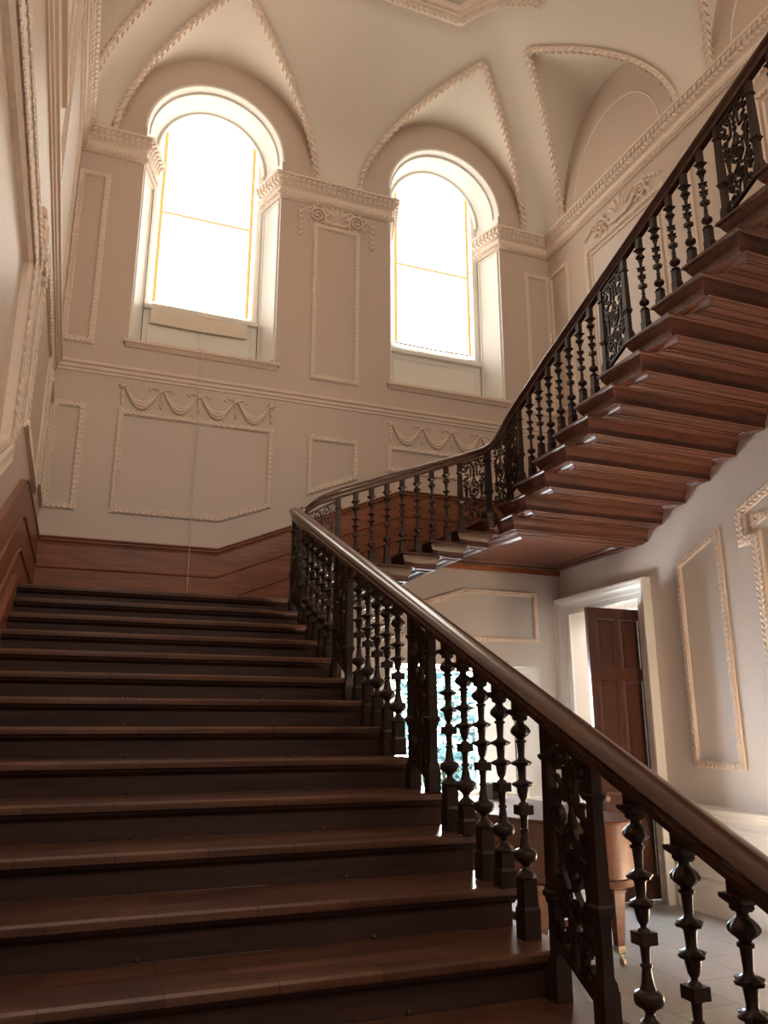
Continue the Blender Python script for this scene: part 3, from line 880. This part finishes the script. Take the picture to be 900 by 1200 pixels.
def post(parent, x, y, z0, z1, rot=0, fat=1.0, drop=False):
    """square panelled post from tread z0 to rail underside z1"""
    m = MB(); f = fat; H = z1 - z0
    zm = .30
    m.sq([(0, .040*f), (.10, .040*f), (.108, .036*f), (.125, .034*f), (.14, .026*f), (zm, .026*f), (zm+.012, .033*f), (zm+.02, .033*f), (zm+.03, .042*f), (zm+.042, .042*f), (zm+.05, .034*f), (zm+.065, .031*f),
          (H-.14, .025*f), (H-.13, .025*f), (H-.118, .036*f), (H-.108, .037*f), (H-.104, .027*f), (H+.03, .027*f)])
    if drop:
        m.lathe([(-.10, .050), (-.085, .066), (-.06, .068), (-.045, .080), (-.03, .080, .06, 8), (.0, .088, .08, 8), (.03, .092, .08, 8), (.045, .100), (.062, .100), (.07, .075), (.10, .06), (.12, .04)], (0, 0, 0), 16)
    o = m.build('newel_post' if drop else 'panel_post', BALU, None, 25)
    adopt(o, parent); o.location = (x, y, z0); o.rotation_euler = (0, 0, rot)
    return o

def pierced(parent, p0, p1, zb0, zb1, zt0, zt1, name='scroll_panel'):
    """openwork between two posts; bottom edge zb, top edge zt, both raked"""
    p0 = V((*p0, 0)); p1 = V((*p1, 0)); W = (p1-p0).length; t = (p1-p0)/W; n = V((t.y, -t.x, 0))
    a = W/2; H = ((zt0-zb0) + (zt1-zb1))/2; c = (p0+p1)/2; su = a/.15; sv = H/.76
    m = MB()
    def P(u, v, w):
        s = (u*su + a)/W
        zb = zb0 + (zb1-zb0)*s; zt = zt0 + (zt1-zt0)*s
        q = c + t*u*su + n*w
        return V((q.x, q.y, zb + (zt-zb)*v/.76))
    def rib(pts, hw=.0065, hd=.011, closed=False, mir=True):
        for sg in ((1, -1) if mir else (1,)):
            rings = []; k = len(pts)
            for i in range(k):
                if closed: d = (pts[(i+1) % k][0]-pts[i-1][0], pts[(i+1) % k][1]-pts[i-1][1])
                else: d = (pts[min(i+1, k-1)][0]-pts[max(i-1, 0)][0], pts[min(i+1, k-1)][1]-pts[max(i-1, 0)][1])
                l = sqrt(d[0]**2+d[1]**2) or 1; nx, ny = -d[1]/l*hw, d[0]/l*hw
                u, v = pts[i]
                rings.append([P(sg*(u+nx), v+ny, -hd), P(sg*(u+nx), v+ny, hd), P(sg*(u-nx), v-ny, hd), P(sg*(u-nx), v-ny, -hd)])
            m.loft(rings, True, closed, True)
    def ring(cx, cy, rx, ry, mir, hw=.006, n=10): rib([(cx+rx*cos(2*pi*i/n), cy+ry*sin(2*pi*i/n)) for i in range(n)], hw, .010, True, mir)
    def hexa(cy, r): rib([(r*sin(pi*i/3), cy + r*1.05*cos(pi*i/3)) for i in range(6)], .0065, .011, True, False)
    def quat(cy):
        for a0 in range(4):
            ring(.020*cos(a0*pi/2), cy + .020*sin(a0*pi/2), .014, .014, False, .006, 8)
    hexa(.365, .062); quat(.365)
    hexa(.20, .066); quat(.20)
    ring(0, .475, .018, .048, False); ring(0, .065, .026, .066, False)
    rib([(0, .52), (0, .64)], .0055, .010, False, False); ring(0, .565, .012, .014, False); ring(0, .61, .010, .012, False)
    # tapering terms with scrolled heads
    rib([(.098, .285), (.098, .30)], .006, .012); 
    for sg in (1, -1):
        m.loft([[P(sg*.098-w_, v, -d), P(sg*.098+w_, v, -d), P(sg*.098+w_, v, d), P(sg*.098-w_, v, d)] for v, w_, d in ((.285, .007, .009), (.40, .018, .014), (.404, .026, .018), (.416, .026, .018), (.42, .014, .012), (.44, .014, .012))])
    rib(spiral(.098, .470, .034, .010, -.5*pi, 1.9*pi, 16), .008, .013)
    rib(spiral(.105, .535, .026, .008, -.5*pi, 1.6*pi, 12), .007, .012)
    # hooks and upper scrolls
    rib([(.040, .665), (.040, .60), (.046, .545), (.078, .545), (.078, .59), (.118, .60)], .0065, .011)
    rib(spiral(.055, .690, .040, .010, pi, -1.1*pi, 16), .0075, .012)
    rib(spiral(.116, .650, .030, .009, .5*pi, 2.4*pi, 14), .007, .012)
    rib(spiral(.118, .725, .030, .010, -.6*pi, 1.2*pi, 12), .007, .012)
    rib([(0, .64), (.02, .70), (.05, .73), (.09, .74)], .007, .011)
    # lower scrolls
    rib(spiral(.105, .245, .034, .009, .5*pi, 2.7*pi, 16), .0075, .012)
    rib(spiral(.108, .160, .030, .009, -.5*pi, -2.6*pi, 16), .0075, .012)
    rib(spiral(.085, .058, .048, .012, .55*pi, 2.9*pi, 20), .008, .013)
    rib([(.058, .235), (.085, .275), (.125, .285)], .006, .010)
    rib([(.058, .165), (.05, .12), (.026, .085)], .0065, .011); rib([(.07, .20), (.14, .20)], .006, .010)
    rib([(.058, .335), (.03, .30), (0, .27)], .0065, .011); rib([(.135, .09), (.145, .02)], .006, .010)
    rib([(.062, .4), (.05, .44), (.018, .475)], .0065, .011)
    rib([(-.15, .745), (.15, .745)], .010, .014, False, False)
    rib([(-.15, .006), (.15, .006)], .010, .016, False, False)
    o = m.build(name, BALU, None, 30); adopt(o, parent)
    return o

HR = [(-.052, -.048), (-.060, -.032), (-.052, -.012), (-.030, -.001), (0, .003), (.030, -.001), (.052, -.012), (.060, -.032), (.052, -.048), (.036, -.058), (.040, -.075), (.030, -.086), (.028, -.105), (-.028, -.105), (-.030, -.086), (-.040, -.075), (-.036, -.058)]
RT = .10
def smooth_path(pts, it=2):
    for _ in range(it):
        q = [pts[0]]
        for a, b in zip(pts, pts[1:]):
            q.append(tuple(a[i]*.75 + b[i]*.25 for i in range(3))); q.append(tuple(a[i]*.25 + b[i]*.75 for i in range(3)))
        q.append(pts[-1]); pts = q
    return pts
def handrail(parent, pts):
    m = MB(); m.sweep(pts, HR); o = m.build('handrail', RAIL, None, 50); adopt(o, parent)

# lower balustrade
def lower_balustrade():
    t = thing('stair_balustrade', (1.655, 4.0, -.2), 'dark carved balustrade with polished handrail along the wide lower flight', 'balustrade')
    x = 1.655
    rz = lambda y: 1.80 + .451*(y - 6.36)
    tz = lambda y: min(RISE*(floor((y - 6.53)/GO1 + 1e-6) + 7), 1.05)
    end = [(1.655, 6.28, rz(6.28)), (1.665, 6.42, 1.83), (1.77, 6.75, 1.89), (1.89, 7.15, 1.97), (1.97, 7.45, 2.08)]
    handrail(t, [(x, .55, rz(.55)-.0), (x, 6.2, rz(6.2))] + smooth_path(end))
    P = 1.27
    posts = [(2.345, 2.61), (3.63, 3.86), (4.90, 5.17), (6.06, 6.38), (1.075, 1.34)]
    for a, b in posts:
        for y in (a, b): post(t, x, y, tz(y), rz(y)-RT, 0, .76)
        nz = lambda y: 1.05 + .4615*(y - 6.53)
        pierced(t, (x, a+.022), (x, b-.022), nz(a)+.03, nz(b)+.03, rz(a)-RT-.01, rz(b)-RT-.01)
    for y in (.68, .88, 1.55, 1.74, 1.94, 2.14, 2.80, 2.96, 3.12, 3.28, 3.44, 4.06, 4.22, 4.38, 4.54, 4.70, 5.34, 5.49, 5.64, 5.79, 5.93):
        baluster(t, x, y, rz(y)-.50, rz(y)-RT, tz(y))
    for (bx, by, rt) in ((1.76, 6.72, 1.885), (1.82, 6.92, 1.925), (1.88, 7.12, 1.965), (1.93, 7.31, 2.02)):
        baluster(t, bx, by, rt-.52, rt-RT, 1.05, -.28)
    post(t, x, .60, FL, rz(.60)-RT, 0, 1.5)
lower_balustrade()

def middle_balustrade():
    t = thing('stair_balustrade', (3.1, 7.66, 1.1), 'dark carved balustrade with handrail along the short middle flight by the back wall', 'balustrade')
    y = 7.655
    R = [(2.0, 2.13), (2.23, 2.325), (2.46, 2.43), (2.95, 2.625), (3.45, 2.82), (3.88, 2.985), (4.2, 3.13), (4.3, 3.22)]
    def rz(x):
        for (a, b), (c, d) in zip(R, R[1:]):
            if x <= c: return b + (d-b)*(x-a)/(c-a)
        return R[-1][1]
    tz = lambda x: RISE*min(15, max(7, floor((x - 2.82)/.33 + 1e-6) + 11))
    pts = smooth_path([(1.955, 7.40, 2.065), (1.99, 7.52, 2.11), (2.06, 7.62, 2.19), (2.23, y, 2.325)]) + [(2.46, y, 2.43), (2.95, y, 2.625), (3.45, y, 2.82), (3.88, y, 2.985), (4.15, y, 3.10), (4.22, y, 3.14)]
    handrail(t, pts)
    for x in (2.10, 2.45, 3.885): post(t, x, y, tz(x), rz(x)-RT, 0, .85)
    post(t, 4.24, y-.01, 2.25, rz(4.24)-RT, 0, 1.15, True)
    nz = lambda x: 1.65 + .4545*(x-2.82)
    pierced(t, (2.13, y), (2.42, y), 1.40, 1.52, rz(2.13)-RT-.01, rz(2.42)-RT-.01)
    pierced(t, (3.915, y), (4.21, y), nz(3.915)+.04, nz(4.1)+.05, rz(3.915)-RT-.01, rz(4.2)-RT-.01)
    for i in range(7):
        x = 2.645 + .178*i
        baluster(t, x, y, rz(x)-.56, rz(x)-RT, tz(x))
middle_balustrade()

def upper_balustrade():
    t = thing('stair_balustrade', (4.38, 5.0, 2.6), 'dark carved balustrade with handrail climbing the upper flight at the right', 'balustrade')
    x = 4.385
    R = [(7.62, 3.20), (7.49, 3.335), (7.29, 3.455), (6.54, 3.765), (5.61, 4.105), (3.41, 4.935), (1.2, 5.75)]
    def rz(y):
        for (a, b), (c, d) in zip(R, R[1:]):
            if y >= c: return b + (d-b)*(y-a)/(c-a)
        return R[-1][1]
    tz = lambda y: 2.40 + RISE*min(NJ, max(-1, floor((7.60 - y)/GO3 + 1e-6)))
    nz = lambda y: 2.40 + .38*(7.6-y)
    pts = smooth_path([(4.20, 7.655, 3.13), (4.29, 7.65, 3.19), (4.355, 7.60, 3.25), (x, 7.49, 3.335), (x, 7.29, 3.455), (x, 6.54, 3.765)], 2) + [(x, 5.61, 4.105), (x, 3.41, 4.935), (x, 1.2, 5.75)]
    handrail(t, pts)
    post(t, x, 7.42, tz(7.42), rz(7.42)-RT, 0, .85); post(t, x, 7.15, tz(7.15), rz(7.15)-RT, 0, .85)
    pierced(t, (x-.09, 7.60), (x, 7.45), 2.44, 2.46, 3.13, rz(7.45)-RT-.01)
    pierced(t, (x, 7.39), (x, 7.18), nz(7.39)+.03, nz(7.18)+.03, rz(7.39)-RT-.01, rz(7.18)-RT-.01)
    for a, b in ((5.57, 5.22), (3.99, 3.64), (2.41, 2.06)):
        for y in (a, b): post(t, x, y, tz(y), rz(y)-RT, 0, .85)
        pierced(t, (x, a-.03), (x, b+.03), nz(a)+.03, nz(b)+.03, rz(a)-RT-.01, rz(b)-RT-.01)
    for y in (6.93, 6.735, 6.54, 6.345, 6.15, 5.955, 5.765, 4.99, 4.785, 4.58, 4.385, 4.19, 3.42, 3.22, 3.02, 2.82, 2.62, 1.85, 1.65):
        baluster(t, x, y, rz(y)-.585, rz(y)-RT, tz(y))
upper_balustrade()

# ------------------------------------------------------------------ keyboard instrument in the hall
def piano():
    t = thing('harpsichord', (3.9, 6.6, FL), 'reddish polished wooden keyboard instrument with curved side on square legs, behind the lower banister', 'piano')
    out = [(3.30, 7.85), (3.33, 6.6), (3.36, 6.2), (3.42, 5.86), (3.53, 5.62), (3.72, 5.45), (3.97, 5.38), (4.16, 5.43), (4.28, 5.56), (4.345, 5.76), (4.37, 6.05), (4.40, 7.85)]
    for _ in range(2):
        q = out[:1]
        for p_, r_ in zip(out, out[1:]): q += [(p_[0]*.75+r_[0]*.25, p_[1]*.75+r_[1]*.25), (p_[0]*.25+r_[0]*.75, p_[1]*.25+r_[1]*.75)]
        out = q + out[-1:]
    zb, zt = -1.15, -.70
    m = MB(); m.plate([out], lambda u, v, w: (u, v, zb + w), zt-zb-.02); case = m.build('case', SATIN, t, 30)
    m = MB(); o2 = inset(out, -.025)
    m.loft([[(u, v, zt-.025) for u, v in inset(out, -.015)], [(u, v, zt-.012) for u, v in o2], [(u, v, zt) for u, v in inset(out, -.018)]]); m.build('lid', SATIN, t, 25)
    m = MB(); m.loft([[(u, v, zb-.02) for u, v in inset(out, -.012)], [(u, v, zb+.0) for u, v in inset(out, -.022)], [(u, v, zb+.03) for u, v in inset(out, -.015)], [(u, v, zb+.036) for u, v in inset(out, .0)]]); m.build('base_moulding', SATIN, case, 25)
    legs = [(4.20, 5.74), (3.60, 5.90), (4.25, 7.65), (3.45, 7.65)]
    for x, y in legs:
        m = MB(); m.sq([(-1.66, .030), (-1.27, .050), (-1.262, .058), (-1.25, .058), (-1.24, .052), (zb, .052)], (x, y, 0))
        lg = m.build('leg', SATIN, t, 0)
        m = MB(); m.sq([(-1.71, .026), (-1.70, .033), (-1.655, .036), (-1.65, .032)], (x, y, 0))
        m.tube([(x, y, -1.71), (x+.012, y-.008, -1.745)], .012, 8)
        for a in range(1): m.loft([[(x+.015+d, y-.008+.032*cos(2*pi*k/12), -1.768+.032*sin(2*pi*k/12)) for k in range(12)] for d in (-.011, .011)])
        m.build('brass_castor', BRASS, lg, 30)
    m = MB()
    for (xa, ya), (xb, yb) in ((legs[0], legs[1]), (legs[2], legs[3]), (legs[0], legs[2]), (legs[1], legs[3])):
        m.sweep([(xa, ya, -1.52), (xb, yb, -1.52)], [(-.018, 0), (.018, 0), (.018, .055), (-.018, .055)])
    m.build('stretcher', SATIN, t, 0)
piano()
def black_box():
    t = thing('music_box', (4.10, 7.5, -.70), 'small black lidded box resting on the polished reddish instrument', 'box')
    m = MB(); m.box(4.03, 7.40, -.70, 4.17, 7.62, -.58); m.build('box_body', BLACK, t, 0)
    m = MB(); m.box(4.023, 7.393, -.58, 4.177, 7.627, -.555); m.box(4.04, 7.41, -.555, 4.16, 7.61, -.548); m.build('box_lid', BLACK, t, 0)
black_box()

# ------------------------------------------------------------------ garden seen through the low window
def garden():
    m = MB(); m.box(-2, YB+.9, FL-.3, 16, 40, FL-.2)
    gr = paint('lawn_green', (.16, .24, .09), .9, .5, 20, .3)
    tag(m.build('lawn', gr, None, 0), 'green lawn outside the low window', 'lawn')
    for i, (x, y, r, h) in enumerate(((6.4, 17.0, 1.6, 4.6), (10.0, 19.0, 1.5, 5.2), (6.5, 13.8, 1.0, 1.7))):
        lab = ('leafy tree outside, seen left through the low window', 'leafy tree outside, seen right through the low window', 'low round bush outside in front of the trees, through the low window')[i]
        t = thing('garden_tree' if i < 2 else 'garden_bush', (x, y, FL-.2), lab, 'tree' if i < 2 else 'bush')
        m = MB(); m.tube([(x, y, FL-.2), (x+.1, y, FL-.2+h*.4), (x, y, FL-.2+h*.75)], .14 if i < 2 else .05, 8, False, [1.2, 1, .5]); m.build('trunk', BROWNE, t)
        m = MB(); rnd = random.Random(i+3)
        for k in range(900 if i < 2 else 500):
            a = rnd.uniform(0, 2*pi); b = math.asin(rnd.uniform(-1, 1)); q = r*rnd.uniform(.55, 1)
            c = V((x + q*cos(a)*cos(b), y + q*sin(a)*cos(b), FL-.2+h*.6 + q*h/r*.42*sin(b)))
            d = V((rnd.uniform(-1, 1), rnd.uniform(-1, 1), rnd.uniform(-1, 1))).normalized(); e = d.orthogonal().normalized()
            s = rnd.uniform(.10, .2)
            m.add([c-d*s, c+e*s*.5, c+d*s, c-e*s*.5], [(0, 1, 2, 3)])
        m.build('foliage', LEAF, t, 0)
garden()

# ------------------------------------------------------------------ light
def area(name, loc, rot, sx, sy, power, col):
    l = bpy.data.lights.new(name, 'AREA'); l.shape = 'RECTANGLE'; l.size = sx; l.size_y = sy; l.energy = power; l.color = col
    o = bpy.data.objects.new(name, l); COL.objects.link(o); o.location = loc; o.rotation_euler = rot
    return o
DAY = (.94, .97, 1.0); WARM = (1.0, .93, .83)
area('daylight_low_window', (4.5, YB+.75, 0.0), (-pi/2, 0, 0), 1.3, 1.5, 330, DAY)
area('front_low_fill', (1.6, YF+.1, .4), (pi/2, 0, 0), 3.0, 2.8, 9, (1.0, .95, .90))  # added fill lamp against the solid front wall, no window behind it
l = bpy.data.lights.new('sun_patch_spot', 'SPOT'); l.energy = 6.0e5; l.color = (1.0, .78, .54); l.spot_size = radians(6.5); l.spot_blend = .25; l.shadow_soft_size = .12  # spot added at the solid front wall; its unseen floor patch bounces warm light up
o = bpy.data.objects.new('sun_patch_spot', l); COL.objects.link(o); o.location = (5.0, YF+.1, 2.9)
o.rotation_euler = (V((5.8, 4.5, FL)) - o.location).to_track_quat('-Z', 'Y').to_euler()
for c, h in WC: area('front_upper_fill', (c, YF+.1, 6.2), (pi/2, 0, 0), 1.7, 3.2, 96, WARM)  # fill lamps added for assumed upper windows; the front wall is solid
area('passage_fill', (8.0, 8.4, 2.1), (0, 0, 0), 1.8, 2.4, 120, (1, .97, .92))  # assumed lamp under the closed passage ceiling, added to brighten it
w = bpy.data.worlds.new('sky'); SC.world = w; w.use_nodes = True
bg = w.node_tree.nodes['Background']; bg.inputs[0].default_value = (.80, .91, 1.0, 1); bg.inputs[1].default_value = 7.0

# ------------------------------------------------------------------ camera
cam = bpy.data.cameras.new('camera'); co = bpy.data.objects.new('camera', cam); COL.objects.link(co)
co.location = (0, 0, 0); co.rotation_mode = 'XYZ'
co.rotation_euler = (pi/2 + .26444, 0, -.3697)
cam.sensor_fit = 'VERTICAL'; cam.sensor_height = 36; cam.lens = 36*928.7/1200; cam.clip_start = .05
SC.camera = co
SC.view_settings.view_transform = 'Standard'; SC.view_settings.look = 'None'; SC.view_settings.gamma = 1; SC.view_settings.use_curve_mapping = False
SC.view_settings.exposure = 0.44
